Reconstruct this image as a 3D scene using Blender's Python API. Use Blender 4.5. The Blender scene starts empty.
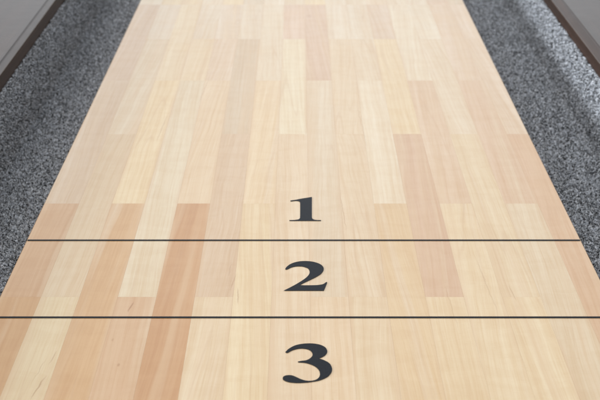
import bpy, bmesh, math, random
import numpy as np
from mathutils import Vector, Matrix

random.seed(7)
rng = np.random.default_rng(11)
S = bpy.context.scene
C = S.collection

# ------------------------------------------------------------------ sizes (metres)
H = 0.4855                       # camera above the playing surface
X0 = 0.0044                      # centre line of the playfield
BX0, BX1 = -0.2499, 0.2586       # playfield edges
NEAR, FAR = 0.770, 3.60          # playfield ends
LW, RW = -0.3465, 0.3610         # carpeted inner faces of the two side rails
GZ = -0.060                      # gutter floor
CT = 0.030                       # top of the carpet on the rails
RT = 0.046                       # top of the rails
PITCH = math.radians(22.46)


# ------------------------------------------------------------------ helpers
def mesh_obj(name, bm, mats, parent=None, smooth=False):
    me = bpy.data.meshes.new(name)
    bm.to_mesh(me); bm.free()
    for m in (mats if isinstance(mats, (list, tuple)) else [mats]):
        me.materials.append(m)
    if smooth:
        for p in me.polygons: p.use_smooth = True
    o = bpy.data.objects.new(name, me); C.objects.link(o)
    o.parent = parent
    return o


class NT:
    """small node-building shorthand"""
    def __init__(self, name):
        self.m = bpy.data.materials.new(name); self.m.use_nodes = True
        self.t = self.m.node_tree
        self.b = self.t.nodes['Principled BSDF']
    def n(self, typ, **kw):
        nd = self.t.nodes.new(typ)
        for k, v in kw.items(): setattr(nd, k, v)
        return nd
    def put(self, sock, v):
        if v is None: return
        if isinstance(v, bpy.types.NodeSocket): self.t.links.new(v, sock)
        else: sock.default_value = v
    def math(self, op, a, b=None, c=None, clamp=False):
        nd = self.n('ShaderNodeMath', operation=op); nd.use_clamp = clamp
        self.put(nd.inputs[0], a); self.put(nd.inputs[1], b)
        if c is not None: self.put(nd.inputs[2], c)
        return nd.outputs[0]
    def mix(self, fac, a, b, blend='MIX'):
        nd = self.n('ShaderNodeMix', data_type='RGBA', blend_type=blend)
        self.put(nd.inputs[0], fac); self.put(nd.inputs[6], a); self.put(nd.inputs[7], b)
        return nd.outputs[2]
    def xyz(self, x, y, z=0.0):
        nd = self.n('ShaderNodeCombineXYZ')
        self.put(nd.inputs[0], x); self.put(nd.inputs[1], y); self.put(nd.inputs[2], z)
        return nd.outputs[0]
    def noise(self, vec, scale=1.0, detail=3.0, rough=0.5, dist=0.0):
        nd = self.n('ShaderNodeTexNoise')
        self.put(nd.inputs['Vector'], vec)
        nd.inputs['Scale'].default_value = scale
        nd.inputs['Detail'].default_value = detail
        nd.inputs['Roughness'].default_value = rough
        nd.inputs['Distortion'].default_value = dist
        return nd.outputs['Fac']
    def ramp(self, v, a, b, lo=0.0, hi=1.0):
        nd = self.n('ShaderNodeMapRange'); nd.interpolation_type = 'SMOOTHSTEP'
        self.put(nd.inputs[0], v)
        for i, x in enumerate((a, b, lo, hi)): nd.inputs[i + 1].default_value = x
        return nd.outputs[0]
    def bump(self, hgt, strength, dist):
        nd = self.n('ShaderNodeBump')
        nd.inputs['Strength'].default_value = strength
        nd.inputs['Distance'].default_value = dist
        self.put(nd.inputs['Height'], hgt)
        return nd.outputs[0]


def lin(c):
    return [((v / 255) / 12.92 if v / 255 <= .04045 else ((v / 255 + .055) / 1.055) ** 2.4) for v in c]


# ------------------------------------------------------------------ materials
def maple_material():
    k = NT('lacquered_maple_staves')
    at = k.n('ShaderNodeAttribute', attribute_name='stave_tone')
    sd = k.n('ShaderNodeAttribute', attribute_name='stave_seed')
    sep = k.n('ShaderNodeSeparateColor'); k.t.links.new(sd.outputs['Color'], sep.inputs[0])
    s1, s2, s3 = sep.outputs
    tc = k.n('ShaderNodeTexCoord')
    px = k.n('ShaderNodeSeparateXYZ'); k.t.links.new(tc.outputs['Object'], px.inputs[0])
    X, Y, Z = px.outputs
    uvn = k.n('ShaderNodeUVMap'); uvn.uv_map = 'stave_uv'
    us = k.n('ShaderNodeSeparateXYZ'); k.t.links.new(uvn.outputs[0], us.inputs[0])
    U, V = us.outputs[0], us.outputs[1]
    # every stave is cut from another place in another board
    ox = k.math('MULTIPLY', s1, 9.0); oy = k.math('MULTIPLY', s2, 13.0)
    x = k.math('ADD', X, ox); y = k.math('ADD', Y, oy)
    # slight run-out of the grain: slant and waviness
    slant = k.math('MULTIPLY', k.math('SUBTRACT', s3, 0.5), 0.10)
    x = k.math('ADD', x, k.math('MULTIPLY', y, slant))
    wob = k.noise(k.xyz(k.math('MULTIPLY', x, 14.0), k.math('MULTIPLY', y, 5.0), s3), 1.0, 2.0)
    x = k.math('ADD', x, k.math('MULTIPLY', wob, 0.009))
    broad = k.noise(k.xyz(k.math('MULTIPLY', x, 75.0), k.math('MULTIPLY', y, 1.6), s1), 1.0, 2.0, 0.5)
    streak = k.noise(k.xyz(k.math('MULTIPLY', x, 330.0), k.math('MULTIPLY', y, 4.0), s2), 1.0, 3.0, 0.55)
    fibre = k.noise(k.xyz(k.math('MULTIPLY', x, 1500.0), k.math('MULTIPLY', y, 30.0), s2), 1.0, 2.0, 0.6)
    fleck = k.noise(k.xyz(k.math('MULTIPLY', x, 260.0), k.math('MULTIPLY', y, 620.0), s1), 1.0, 2.0, 0.6)
    curl = k.noise(k.xyz(k.math('MULTIPLY', x, 26.0), k.math('MULTIPLY', y, 52.0), s3), 1.0, 2.0, 0.55, 0.6)
    col = at.outputs['Color']
    col = k.mix(k.math('MULTIPLY', k.ramp(broad, .30, .60), 0.70), col,
                k.mix(1.0, col, (0.93, 0.875, 0.80, 1), 'MULTIPLY'))
    col = k.mix(k.math('MULTIPLY', k.ramp(broad, .56, .76), 0.85), col, (0.80, 0.62, 0.42, 1))
    col = k.mix(k.ramp(streak, .40, .70, 0.0, 0.60), col,
                k.mix(1.0, col, (0.91, 0.83, 0.73, 1), 'MULTIPLY'))
    col = k.mix(k.ramp(fibre, .35, .72, 0.0, 0.50), col,
                k.mix(1.0, col, (0.93, 0.86, 0.78, 1), 'MULTIPLY'))
    col = k.mix(k.ramp(fleck, .52, .74, 0.0, 0.20), col,
                k.mix(1.0, col, (0.90, 0.83, 0.75, 1), 'MULTIPLY'))
    col = k.mix(k.ramp(curl, .38, .66, 0.0, 0.42), col,
                k.mix(1.0, col, (0.93, 0.885, 0.83, 1), 'MULTIPLY'))
    band = k.noise(k.xyz(k.math('MULTIPLY', x, 62.0), k.math('MULTIPLY', y, 1.3), s3), 1.0, 3.0, 0.6)
    col = k.mix(k.ramp(band, .50, .70, 0.0, 0.42), col, (0.74, 0.52, 0.31, 1))
    # annual-ring lines: contour lines of a long stretched noise
    ring = k.noise(k.xyz(k.math('MULTIPLY', x, 34.0), k.math('MULTIPLY', y, 1.1), s2), 1.0, 1.0, 0.4)
    rr = k.math('FRACT', k.math('MULTIPLY', ring, 9.0))
    line = k.ramp(k.math('ABSOLUTE', k.math('SUBTRACT', rr, 0.5)), 0.0, 0.10, 1.0, 0.0)
    pres = k.ramp(k.noise(k.xyz(k.math('MULTIPLY', x, 30.0), k.math('MULTIPLY', y, 3.0), s1), 1.0, 2.0), .46, .66)
    col = k.mix(k.math('MULTIPLY', k.math('MULTIPLY', line, pres), 0.26), col, (0.60, 0.36, 0.19, 1))
    # mineral streaks and pin knots, each at its own spot: x, y, half width, half length, slant, strength
    marks = [(-0.1379, 0.9445, .0009, .010, .10, .95), (-0.1902, 0.8159, .0007, .018, .14, .75),
             (-0.1870, 0.8610, .0006, .012, .12, .50), (-0.1940, 0.8420, .0005, .020, .12, .35),
             (-0.1362, 0.8494, .0012, .0028, .0, .65), (-0.1452, 0.8884, .0010, .0028, .0, .45),
             (-0.0563, 0.9891, .0007, .018, .10, .50), (-0.0513, 0.9650, .0007, .016, -.06, .55),
             (-0.0600, 1.0150, .0006, .014, .06, .45), (0.0425, 1.1450, .0007, .050, -.04, .45), (0.1594, 0.9900, .0008, .060, -.05, .30),
             (0.1793, 0.9700, .0006, .016, -.05, .45), (0.1250, 0.9450, .0008, .045, -.03, .22),
             (-0.1180, 1.5300, .0009, .060, .06, .40), (-0.1560, 1.3900, .0010, .050, .04, .40),
             (0.0720, 1.4000, .0010, .080, -.03, .25), (0.0150, 1.8990, .0050, .0100, .0, .25)]
    wn = k.noise(k.xyz(k.math('MULTIPLY', X, 90.0), k.math('MULTIPLY', Y, 70.0)), 1.0, 3.0)
    wx = k.math('MULTIPLY', k.math('SUBTRACT', wn, 0.5), 0.0035)
    tot = None
    for (mx, my, hw, hl, sl, st) in marks:
        dy = k.math('SUBTRACT', Y, my)
        dx = k.math('SUBTRACT', k.math('ADD', k.math('SUBTRACT', X, mx), wx), k.math('MULTIPLY', dy, sl))
        a = k.math('POWER', k.math('DIVIDE', k.math('ABSOLUTE', dx), hw), 2.0)
        b = k.math('POWER', k.math('DIVIDE', k.math('ABSOLUTE', dy), hl), 2.0)
        e = k.math('MULTIPLY', k.ramp(k.math('ADD', a, b), 0.0, 1.3, 1.0, 0.0), st * 0.68)
        tot = e if tot is None else k.math('MAXIMUM', tot, e)
    col = k.mix(tot, col, (0.36, 0.15, 0.045, 1))
    # glue joints: a hairline along each stave, uneven
    eu = k.math('MINIMUM', U, k.math('SUBTRACT', 1.0, U))
    warm = k.math('MULTIPLY', k.ramp(eu, 0.0, 0.13, 1.0, 0.0), k.ramp(wob, .40, .60, 0.0, 0.45))
    col = k.mix(warm, col, (0.72, 0.49, 0.29, 1))
    jl = k.math('MULTIPLY', k.ramp(eu, 0.0, 0.020, 1.0, 0.0), k.ramp(wob, .42, .66, 0.0, 0.34))
    col = k.mix(jl, col, k.mix(1.0, col, (0.82, 0.70, 0.56, 1), 'MULTIPLY'))
    k.put(k.b.inputs['Base Color'], col)
    k.put(k.b.inputs['Roughness'], 0.50)
    k.b.inputs['Specular IOR Level'].default_value = 0.15
    k.b.inputs['Coat Weight'].default_value = 1.0
    k.put(k.b.inputs['Coat Roughness'], k.ramp(k.noise(tc.outputs['Object'], 22.0, 4.0, 0.65), .35, .7, 0.13, 0.25))
    k.b.inputs['Coat IOR'].default_value = 1.65
    orange = k.noise(tc.outputs['Object'], 9.0, 2.0)
    scf = k.noise(k.xyz(k.math('MULTIPLY', X, 900.0), k.math('MULTIPLY', Y, 60.0)), 1.0, 3.0, 0.7)
    orange = k.math('ADD', orange, k.math('MULTIPLY', scf, 0.02))
    k.put(k.b.inputs['Coat Normal'], k.bump(orange, 0.12, 0.01))
    return k.m


def carpet_material(name, fibre):
    k = NT(name)
    if fibre:
        at = k.n('ShaderNodeAttribute', attribute_name='yarn_tone')
        col = at.outputs['Color']
    else:
        tc = k.n('ShaderNodeTexCoord')
        v = k.noise(tc.outputs['Object'], 420.0, 4.0, 0.7)
        col = k.mix(k.ramp(v, .36, .64), (0.25, 0.255, 0.26, 1), (0.66, 0.67, 0.69, 1))
        k.put(k.b.inputs['Normal'], k.bump(v, 0.8, 0.002))
    k.put(k.b.inputs['Base Color'], col)
    k.b.inputs['Roughness'].default_value = 0.95
    k.b.inputs['Specular IOR Level'].default_value = 0.15
    k.b.inputs['Sheen Weight'].default_value = 0.25
    k.b.inputs['Sheen Roughness'].default_value = 0.5
    return k.m


def rail_material(name='espresso_stained_rail', coat=1.0):
    k = NT(name)
    tc = k.n('ShaderNodeTexCoord')
    mp = k.n('ShaderNodeMapping'); mp.inputs['Scale'].default_value = (160, 3.0, 160)
    k.t.links.new(tc.outputs['Object'], mp.inputs[0])
    g = k.noise(mp.outputs[0], 1.0, 4.0, 0.6)
    k.put(k.b.inputs['Base Color'], k.mix(k.ramp(g, .3, .7), (0.022, 0.010, 0.006, 1), (0.044, 0.021, 0.014, 1)))
    k.b.inputs['Roughness'].default_value = 0.45
    k.b.inputs['Specular IOR Level'].default_value = 0.1
    k.b.inputs['Coat Weight'].default_value = coat
    k.b.inputs['Coat Roughness'].default_value = 0.11
    k.b.inputs['Coat IOR'].default_value = 1.40
    n2 = k.noise(tc.outputs['Object'], 14.0, 2.0)
    k.put(k.b.inputs['Coat Normal'], k.bump(n2, 0.08, 0.01))
    return k.m


def ink_material():
    k = NT('charcoal_printed_ink')
    tc = k.n('ShaderNodeTexCoord')
    n = k.noise(tc.outputs['Object'], 900.0, 3.0, 0.7)
    k.put(k.b.inputs['Base Color'], k.mix(k.ramp(n, .35, .7), (0.003, 0.005, 0.010, 1), (0.009, 0.013, 0.020, 1)))
    k.b.inputs['Roughness'].default_value = 0.35
    k.b.inputs['Coat Weight'].default_value = 0.0
    k.b.inputs['Specular IOR Level'].default_value = 0.14
    k.b.inputs['Coat Roughness'].default_value = 0.15
    return k.m


MAPLE = maple_material()
BASE = carpet_material('grey_felt_backing', False)
YARN = carpet_material('grey_flecked_yarn', True)
RAIL = rail_material()
FACE = rail_material('espresso_stained_inner_edge', 0.35)
INK = ink_material()

# ------------------------------------------------------------------ the table
table = bpy.data.objects.new('shuffleboard_table', None); C.objects.link(table)
table['label'] = 'pale maple shuffleboard table numbered 1 2 3, with grey carpet gutters and dark wood rails'
table['category'] = 'shuffleboard table'

# playfield: sixteen rows of butt-jointed maple staves
KX = H / math.cos(PITCH)
edges = [BX0] + [KX * (0.0175 + 0.0610 * j) for j in range(-7, 8)] + [BX1]
J = 0.2012
rows = {'Z': 0.7700, 'G': 0.7700, 'F': 0.9627, 'E': 1.1654, 'D': 1.3688, 'C': 1.5718, 'B': 1.7696, 'A': 1.9703}
# pieces of each row from the near end: (name of the joint where it ends on the far side, tone)
L = (232, 211, 180); W = (236, 219, 194); Yl = (236, 210, 166); Pk = (222, 189, 160)
T = (219, 181, 145); D = (210, 166, 128); Gr = (221, 201, 174); Bg = (228, 200, 167)
cells = [
    [('F', (211, 164, 116)), ('E', (214, 171, 131)), ('C', (219, 190, 160)), ('A', (222, 193, 167))],
    [('F', (231, 208, 168)), ('D', (226, 200, 164)), ('B', (229, 207, 176)), ('A', (228, 206, 180))],
    [('E', (214, 169, 122)), ('C', (236, 209, 164)), ('A', (232, 207, 168))],
    [('F', (214, 172, 134)), ('C', (228, 207, 174)), ('B', (229, 202, 162)), ('A', (228, 208, 182))],
    [('E', (206, 155, 110)), ('C', (233, 206, 170)), ('B', (225, 197, 168)), ('A', (228, 206, 182))],
    [('F', (231, 206, 170)), ('D', (216, 184, 151)), ('B', (214, 189, 158)), ('A', (231, 212, 186))],
    [('E', (234, 209, 168)), ('C', (237, 211, 172)), ('A', (235, 217, 190))],
    [('D', (231, 205, 171)), ('B', (235, 216, 182)), ('A', (226, 193, 168))],
    [('F', (232, 204, 168)), ('C', (227, 204, 173)), ('A', (219, 184, 158))],
    [('F', (231, 205, 168)), ('D', (231, 206, 172)), ('B', (229, 203, 168)), ('A', (236, 218, 194))],
    [('E', (230, 200, 158)), ('C', (237, 218, 189)), ('B', (233, 211, 180)), ('A', (231, 212, 186))],
    [('F', (234, 208, 168)), ('D', (217, 179, 148)), ('B', (234, 208, 166)), ('A', (225, 198, 172))],
    [('E', (236, 212, 174)), ('C', (224, 191, 159)), ('A', (236, 218, 190))],
    [('F', (236, 212, 174)), ('D', (233, 209, 172)), ('B', (232, 210, 180)), ('A', (235, 217, 190))],
    [('E', (230, 207, 174)), ('C', (221, 185, 154)), ('A', (229, 201, 174))],
    [('D', (221, 183, 149)), ('B', (228, 201, 172)), ('A', (230, 204, 178))],
]
bm = bmesh.new()
uvl = bm.loops.layers.uv.new('stave_uv')
tone = bm.loops.layers.float_color.new('stave_tone')
seed = bm.loops.layers.float_color.new('stave_seed')


def stave(x0, x1, y0, y1, col):
    sc = (random.random(), random.random(), random.random(), 1)
    q = 0.92 if y0 < 1.15 else (0.78 if y0 < 1.5 else 0.72)      # far tones pulled together: the sheen's lower contrast put into the colour
    c = lin([q * a + (1 - q) * b for a, b in zip(col, (234, 210, 176))])
    pk = max(0.0, (c[0] - c[1]) / c[0] - 0.24)
    c = [c[0] * 1.03, c[1] * 1.06 * (1 + 0.04 * pk), c[2] * 1.09 * (1 - 0.35 * pk)]
    g = 0.00002
    a = [(x0 + g, y0 + g), (x1 - g, y0 + g), (x1 - g, y1 - g), (x0 + g, y1 - g)]
    e0, e1 = (.0009 if x0 <= BX0 else 0), (.0009 if x1 >= BX1 else 0)
    ins = (e0, -e1, -e1, e0)
    vs = [bm.verts.new((p[0] + i, p[1], 0.0)) for p, i in zip(a, ins)]
    lo = [bm.verts.new((p[0], p[1], -0.0009)) for p in a]
    drift = [random.uniform(-1, 1) for _ in range(4)]
    cv = {}
    for i in range(4):
        d = drift[i] * 0.055
        cv[vs[i]] = cv[lo[i]] = (c[0] * (1 + d * .6), c[1] * (1 + d), c[2] * (1 + d * 1.5), 1)
    fs = [bm.faces.new(vs)] + [bm.faces.new((lo[i], lo[(i + 1) % 4], vs[(i + 1) % 4], vs[i])) for i in range(4)]
    uv = {}
    for i, (u, v) in enumerate(((0, 0), (1, 0), (1, y1 - y0), (0, y1 - y0))):
        uv[vs[i]] = uv[lo[i]] = (u, v)
    for f in fs:
        for l in f.loops:
            l[uvl].uv = uv[l.vert]; l[tone] = cv[l.vert]; l[seed] = sc


for ci, col_cells in enumerate(cells):
    y = NEAR
    for end, t in col_cells:
        stave(edges[ci], edges[ci + 1], y, rows[end], t)
        y = rows[end]
    n = 0
    while y < FAR - 0.01:                      # the far part, beyond the frame
        y2 = min(FAR, rows['A'] + J * (n + 1 + (ci % 2)))
        t = random.choice((L, W, Yl, Pk, Gr, Bg))
        stave(edges[ci], edges[ci + 1], y, y2, t)
        y = y2; n += 2
# solid core below the staves (also maple)
def box(b, x0, x1, y0, y1, z0, z1):
    v = [b.verts.new((x, y, z)) for z in (z0, z1) for y in (y0, y1) for x in (x0, x1)]
    out = []
    for q in ((0, 2, 3, 1), (4, 5, 7, 6), (0, 1, 5, 4), (2, 6, 7, 3), (0, 4, 6, 2), (1, 3, 7, 5)):
        out.append(b.faces.new([v[i] for i in q]))
    return out


for f in box(bm, BX0 + .0002, BX1 - .0002, NEAR + .0002, FAR - .0002, GZ - 0.01, -0.0008):
    for l in f.loops:
        l[uvl].uv = (0.5, 0.5); l[tone] = (*lin((234, 205, 165)), 1); l[seed] = (.3, .6, .5, 1)
playfield = mesh_obj('playfield', bm, MAPLE, table)

# ------------------------------------------------------------------ numerals and lines, set in the clear finish
LIFT = 0.0003
glyphs = {
 '1': (0.0036, 1.1226, [(-12.2, 50.5, 1), (-7.5, 52.1, 0), (-2.6, 54.7, 0), (3.6, 57.3, 0), (9.2, 59.6, 1), (8.9, 32.7, 1), (8.7, 8.7, 1), (9.1, 5.7, 0), (10.5, 3.3, 0), (13.1, 2.1, 0), (17.3, 1.8, 1), (17.3, 0.0, 1), (-12.7, 0.0, 1), (-12.7, 1.8, 1), (-8.0, 2.1, 0), (-4.8, 3.3, 0), (-3.3, 4.8, 0), (-2.6, 7.5, 1), (-2.5, 26.5, 1), (-2.5, 42.2, 1), (-2.8, 46.7, 0), (-4.3, 48.9, 0), (-7.5, 49.6, 0), (-11.8, 48.0, 1)]),
 '2': (0.0066, 0.9744, [(-18.6, 41.9, 1), (-17.7, 46.0, 0), (-13.9, 52.7, 0), (-8.4, 57.0, 0), (-1.8, 58.6, 0), (5.4, 57.3, 0), (11.4, 52.9, 0), (14.5, 46.8, 0), (14.8, 40.4, 0), (12.5, 32.9, 0), (7.9, 26.2, 0), (1.8, 19.4, 0), (-3.4, 13.8, 0), (-5.9, 10.5, 1), (-0.4, 10.2, 0), (8.1, 10.5, 0), (12.4, 11.7, 0), (14.5, 13.1, 0), (16.3, 16.0, 0), (17.5, 16.5, 1), (16.8, 12.1, 0), (14.3, 0.0, 1), (-19.6, 0.0, 1), (-13.7, 6.6, 0), (-6.8, 15.3, 0), (-0.9, 24.3, 0), (2.1, 31.7, 0), (2.6, 37.9, 0), (1.4, 43.0, 0), (-1.3, 46.0, 0), (-5.1, 47.8, 0), (-9.5, 47.5, 0), (-13.3, 45.5, 0), (-16.0, 42.5, 0), (-17.7, 40.9, 1)]),
 '3': (0.006, 0.8231, [(-16.5, 45.8, 1), (-13.8, 51.2, 0), (-9.0, 56.4, 0), (-3.2, 59.0, 0), (3.6, 59.6, 0), (9.8, 57.8, 0), (14.1, 53.6, 0), (15.7, 47.7, 0), (14.7, 42.5, 0), (12.1, 38.6, 0), (8.9, 36.1, 1), (12.8, 33.6, 0), (17.0, 28.5, 0), (18.7, 21.5, 0), (18.1, 15.1, 0), (15.1, 8.7, 0), (9.5, 3.8, 0), (4.0, 1.6, 0), (-2.5, 0.2, 0), (-8.9, 0.0, 0), (-14.4, 1.4, 0), (-17.4, 4.1, 0), (-18.0, 6.8, 0), (-17.1, 9.6, 0), (-14.5, 11.0, 0), (-11.2, 10.7, 0), (-8.0, 8.3, 0), (-4.3, 5.0, 0), (0.3, 2.9, 0), (4.5, 3.4, 0), (7.7, 5.9, 0), (9.4, 10.5, 0), (9.2, 16.9, 0), (7.0, 22.5, 0), (3.3, 26.6, 0), (-1.4, 29.4, 0), (-6.6, 30.2, 1), (-7.0, 31.3, 1), (-4.2, 32.3, 0), (-0.5, 33.4, 0), (2.4, 36.3, 0), (4.2, 40.5, 0), (3.9, 45.4, 0), (1.6, 49.5, 0), (-2.3, 51.4, 0), (-6.6, 51.2, 0), (-10.9, 48.9, 0), (-13.8, 45.8, 0), (-15.3, 44.4, 1)]),
}


def smooth_outline(pts, steps=6):
    """Catmull-Rom through the points, breaking at those flagged as corners"""
    n = len(pts); out = []
    for i in range(n):
        p1, p2 = pts[i], pts[(i + 1) % n]
        p0 = pts[i - 1] if not p1[2] else p1
        p3 = pts[(i + 2) % n] if not p2[2] else p2
        if p1[2] and p2[2]:
            out.append((p1[0], p1[1])); continue
        for s in range(steps):
            t = s / steps
            out.append(tuple(0.5 * (2 * p1[a] + (p2[a] - p0[a]) * t + (2 * p0[a] - 5 * p1[a] + 4 * p2[a] - p3[a]) * t * t
                                    + (3 * p1[a] - p0[a] - 3 * p2[a] + p3[a]) * t ** 3) for a in (0, 1)))
    return out


for num, (gx, gy, pts) in glyphs.items():
    b = bmesh.new()
    ol = smooth_outline(pts)
    vs = [b.verts.new((x / 1000, y / 1000, 0)) for x, y in ol]
    f = b.faces.new(vs)
    r = bmesh.ops.extrude_face_region(b, geom=[f])
    bmesh.ops.translate(b, vec=(0, 0, 0.0001), verts=[g for g in r['geom'] if isinstance(g, bmesh.types.BMVert)])
    bmesh.ops.triangulate(b, faces=[f for f in b.faces if len(f.verts) > 4])
    bmesh.ops.recalc_face_normals(b, faces=b.faces)
    o = mesh_obj('number_marking', b, INK, playfield)
    # the finish bends the view a little: keep the print where it is seen on the surface
    o.location = (gx * (H - LIFT) / H, gy * (H - LIFT) / H, LIFT)
    o['label'] = 'charcoal serif numeral %s printed on the maple' % num
for y, w, side in ((1.0780, 0.0027, 'between the 1 and the 2'), (0.9264, 0.0026, 'between the 2 and the 3')):
    b = bmesh.new()
    yy = y * (H - LIFT) / H
    box(b, BX0 + .0012, BX1 - .0012, yy - w / 2, yy + w / 2, LIFT, LIFT + 0.0001)
    o = mesh_obj('boundary_line', b, INK, playfield)
    o['label'] = 'thin charcoal line across the maple ' + side

# ------------------------------------------------------------------ carpeted gutters
def gutter_profile(inner_x, wall_x):
    """(x, z) from the playfield side to the top of the rail carpet, with a rounded fold"""
    sg = 1 if wall_x > inner_x else -1
    r = 0.008
    p = [(inner_x, GZ)]
    cx, cz = wall_x - sg * r, GZ + r
    for i in range(7):
        a = math.radians(-90 + 15 * i)
        p.append((cx + sg * r * math.cos(a), cz + r * math.sin(a)))
    p.append((wall_x, CT))
    return p


def add_yarn(name, samples, parent, label=None):
    """thousands of short yarn tufts as one mesh; samples = (points, normals)"""
    P, N = samples
    n = len(P)
    # two tangent directions
    T1 = np.cross(N, np.array([0.0, 1.0, 0.0])); T1 /= np.linalg.norm(T1, axis=1)[:, None]
    T2 = np.cross(N, T1)
    ang = rng.uniform(0, 2 * np.pi, n)[:, None]
    side = T1 * np.cos(ang) + T2 * np.sin(ang)
    ang2 = rng.uniform(0, 2 * np.pi, n)[:, None]
    lean = (T1 * np.cos(ang2) + T2 * np.sin(ang2))
    lean[:, 1] -= 0.2
    hgt = rng.uniform(0.0006, 0.0024, n)[:, None]
    ln = rng.uniform(0.0005, 0.0022, n)[:, None]
    wd = rng.uniform(0.00028, 0.00068, n)[:, None]
    a = P - side * wd; b = P + side * wd
    mid = P + N * hgt * 0.75 + lean * ln * 0.35
    c = mid + side * wd * 0.9; d = mid - side * wd * 0.9
    tip = P + N * hgt + lean * ln * 1.1
    e = tip + side * wd * 0.6; f = tip - side * wd * 0.6
    co = np.stack([a, b, c, d, e, f], 1).reshape(-1, 3)
    base = np.arange(n)[:, None] * 6
    quads = np.concatenate([base + np.array([[0, 1, 2, 3]]), base + np.array([[3, 2, 4, 5]])], 1).reshape(-1, 4)
    me = bpy.data.meshes.new(name)
    me.vertices.add(len(co)); me.vertices.foreach_set('co', co.astype(np.float32).ravel())
    me.loops.add(quads.size); me.loops.foreach_set('vertex_index', quads.astype(np.int32).ravel())
    me.polygons.add(len(quads))
    me.polygons.foreach_set('loop_start', np.arange(0, quads.size, 4, dtype=np.int32))
    me.update(calc_edges=True)
    # flecked yarn: black, mid and pale grey strands, a touch of blue
    table_u = rng.uniform(0, 1, 65536)
    q = np.floor((P + rng.normal(0, 0.0003, P.shape)) / 0.0014).astype(np.int64)
    cell = (q[:, 0] * 73856093 ^ q[:, 1] * 19349663 ^ q[:, 2] * 83492791) & 65535
    u = np.where(rng.uniform(0, 1, n) < .50, table_u[cell], rng.uniform(0, 1, n))
    g = np.where(u < .35, rng.uniform(.015, .06, n), np.where(u < .60, rng.uniform(.34, .64, n), rng.uniform(.88, .99, n)))
    colr = np.stack([g * 0.96, g * 1.0, g * 1.07, np.ones(n)], 1)
    ca = me.color_attributes.new('yarn_tone', 'FLOAT_COLOR', 'POINT')
    ca.data.foreach_set('color', np.repeat(colr, 6, 0).astype(np.float32).ravel())
    me.materials.append(YARN)
    return me


def gutter(inner_x, wall_x, label):
    prof = gutter_profile(inner_x, wall_x)
    y0, y1 = NEAR - 0.10, FAR + 0.10
    b = bmesh.new()
    ra = [[b.verts.new((x, y, z)) for x, z in prof] for y in (y0, y1)]
    for i in range(len(prof) - 1):
        b.faces.new((ra[0][i], ra[0][i + 1], ra[1][i + 1], ra[1][i]))
    o = mesh_obj('gutter_carpet', b, BASE, table, True)
    o['label'] = label
    # yarn over the stretch near the camera, thinner further on
    pr = np.array(prof); seg = pr[1:] - pr[:-1]; ls = np.linalg.norm(seg, axis=1)
    cum = np.concatenate([[0], np.cumsum(ls)])
    def sample(n, ya, yb):
        t = rng.uniform(0, cum[-1], n); k = np.clip(np.searchsorted(cum, t) - 1, 0, len(seg) - 1)
        f = ((t - cum[k]) / ls[k])[:, None]
        q = pr[k] + seg[k] * f
        sg = 1 if wall_x > inner_x else -1
        nn = np.stack([-seg[k][:, 1], seg[k][:, 0]], 1) / ls[k][:, None] * sg
        y = rng.uniform(ya, yb, n)
        return np.stack([q[:, 0], y, q[:, 1]], 1), np.stack([nn[:, 0], np.zeros(n), nn[:, 1]], 1)
    A = sample(270000, 0.95, 2.3)
    B = sample(60000, 2.3, FAR)
    Cc = sample(30000, NEAR - .1, 0.95)
    P = np.concatenate([A[0], B[0], Cc[0]]); N = np.concatenate([A[1], B[1], Cc[1]])
    me = add_yarn('gutter_carpet_pile', (P, N), o)
    pile = bpy.data.objects.new('carpet_pile', me); C.objects.link(pile); pile.parent = o
    return o


gutter(BX0, LW, 'flecked grey carpet lining the left gutter')
gutter(BX1, RW, 'flecked grey carpet lining the right gutter')
# end gutters, plain carpet
for ya, yb in ((NEAR - 0.10, NEAR), (FAR, FAR + 0.10)):
    b = bmesh.new(); box(b, BX0, BX1, ya, yb, GZ - 0.006, GZ)
    mesh_obj('end_gutter_carpet', b, BASE, table)

# ------------------------------------------------------------------ rails
def side_rail(wall_x, sg, label, top, ct, ca, cc):
    """profile: inner face, bead, groove and broad glossy top"""
    x = wall_x
    p = [(x + sg * .0030, GZ - .16), (x + sg * .0030, ct - .001), (x, ct - .001), (x, top - cc - .0006),
         (x + sg * .0002, top - cc - .0001), (x + sg * .0008, top - cc)]
    p += [(x + sg * (ca - .0003), top - .0004), (x + sg * ca, top), (x + sg * (ca + .0008), top - .0009),
          (x + sg * (ca + .0016), top - .0009), (x + sg * (ca + .0024), top + .0004)]
    p += [(x + sg * .108, top + .0004), (x + sg * .113, top - .002), (x + sg * .115, top - .006), (x + sg * .115, GZ - .16)]
    b = bmesh.new()
    y0, y1 = NEAR - 0.215, FAR + 0.215
    ra = [[b.verts.new((q[0], y, q[1])) for q in p] for y in (y0, y1)]
    m = len(p)
    for i in range(m):
        b.faces.new((ra[0][i], ra[0][(i + 1) % m], ra[1][(i + 1) % m], ra[1][i]))
    b.faces.new(ra[0]); b.faces.new(ra[1][::-1])
    bmesh.ops.recalc_face_normals(b, faces=b.faces)
    b.faces.ensure_lookup_table()
    for i in (0, 1, 2): b.faces[i].material_index = 1
    o = mesh_obj('side_rail', b, [RAIL, FACE], table)
    o['label'] = label
    return o


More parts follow.
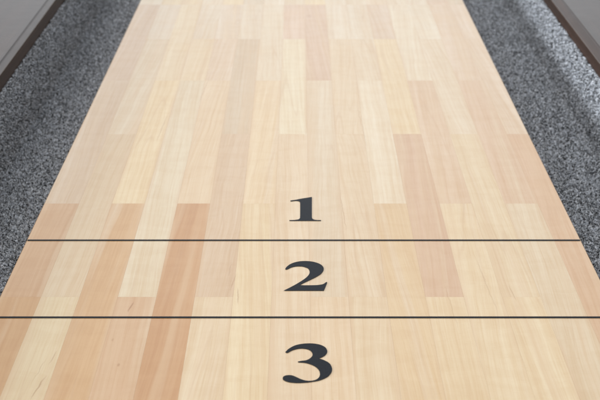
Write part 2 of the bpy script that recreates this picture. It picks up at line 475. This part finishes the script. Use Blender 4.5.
side_rail(LW, -1, 'dark brown rail along the left gutter', RT + .0045, CT, .0075, .0020)
side_rail(RW, 1, 'dark brown rail along the right gutter', RT + .0072, CT, .0075, .0075)
for ya, yb in ((NEAR - 0.215, NEAR - 0.10), (FAR + 0.10, FAR + 0.215)):
    b = bmesh.new(); box(b, LW + .0032, RW - .0032, ya + .001, yb, GZ - .158, RT - .003)
    bmesh.ops.bevel(b, geom=list(b.edges), offset=.003, segments=3, affect='EDGES')
    mesh_obj('end_rail', b, RAIL, table)
b = bmesh.new(); box(b, LW - .0028, RW + .0028, NEAR - .098, FAR + .098, GZ - .03, GZ - .008)
mesh_obj('cabinet_bottom', b, RAIL, table)

# ------------------------------------------------------------------ camera
cd = bpy.data.cameras.new('camera'); cam = bpy.data.objects.new('camera', cd); C.objects.link(cam)
cam.location = (0, 0, H)
cam.rotation_euler = (math.radians(90) - PITCH, 0, 0)
cd.sensor_width = 36; cd.lens = 77.36; cd.shift_x = 1 / 600
cd.clip_start = 0.05; cd.clip_end = 100
cd.dof.use_dof = True; cd.dof.focus_distance = 1.10; cd.dof.aperture_fstop = 17.0
S.camera = cam

# ------------------------------------------------------------------ light
def area(name, loc, target, sx, sy, power, color):
    l = bpy.data.lights.new(name, 'AREA'); l.shape = 'RECTANGLE'; l.size = sx; l.size_y = sy
    l.energy = power; l.color = color
    o = bpy.data.objects.new(name, l); C.objects.link(o); o.location = loc
    o.rotation_euler = (Vector(target) - Vector(loc)).to_track_quat('-Z', 'Y').to_euler()
    return o


area('window_light', (-3.2, 1.9, 0.62), (0.3, 1.4, 0.0), 3.0, 0.9, 155, (0.93, 0.97, 1.0))
area('softbox_light', (-1.3, 3.0, 3.9), (0.0, 1.2, 0.0), 3.4, 2.0, 96, (1.0, 0.985, 0.96))
w = bpy.data.worlds.new('World'); S.world = w; w.use_nodes = True
bg = w.node_tree.nodes['Background']
bg.inputs[0].default_value = (0.93, 0.965, 1.0, 1)
# the room: even soft light, plus a bright patch added for sheen on the board
wt = w.node_tree
tcw = wt.nodes.new('ShaderNodeTexCoord')
dt = wt.nodes.new('ShaderNodeVectorMath'); dt.operation = 'DOT_PRODUCT'
dt.inputs[1].default_value = (0.0, math.cos(math.radians(20)), math.sin(math.radians(20)))
wt.links.new(tcw.outputs['Generated'], dt.inputs[0])
mr = wt.nodes.new('ShaderNodeMapRange'); mr.interpolation_type = 'SMOOTHSTEP'
for i, v in enumerate((0.93, 0.998, 0.60, 0.88)): mr.inputs[i + 1].default_value = v
wt.links.new(dt.outputs['Value'], mr.inputs[0])
wt.links.new(mr.outputs[0], bg.inputs[1])

S.render.engine = 'CYCLES'
S.view_settings.view_transform = 'Standard'; S.view_settings.look = 'None'
S.view_settings.exposure = 0.0; S.view_settings.gamma = 1.0
S.render.resolution_x = 1024; S.render.resolution_y = 683
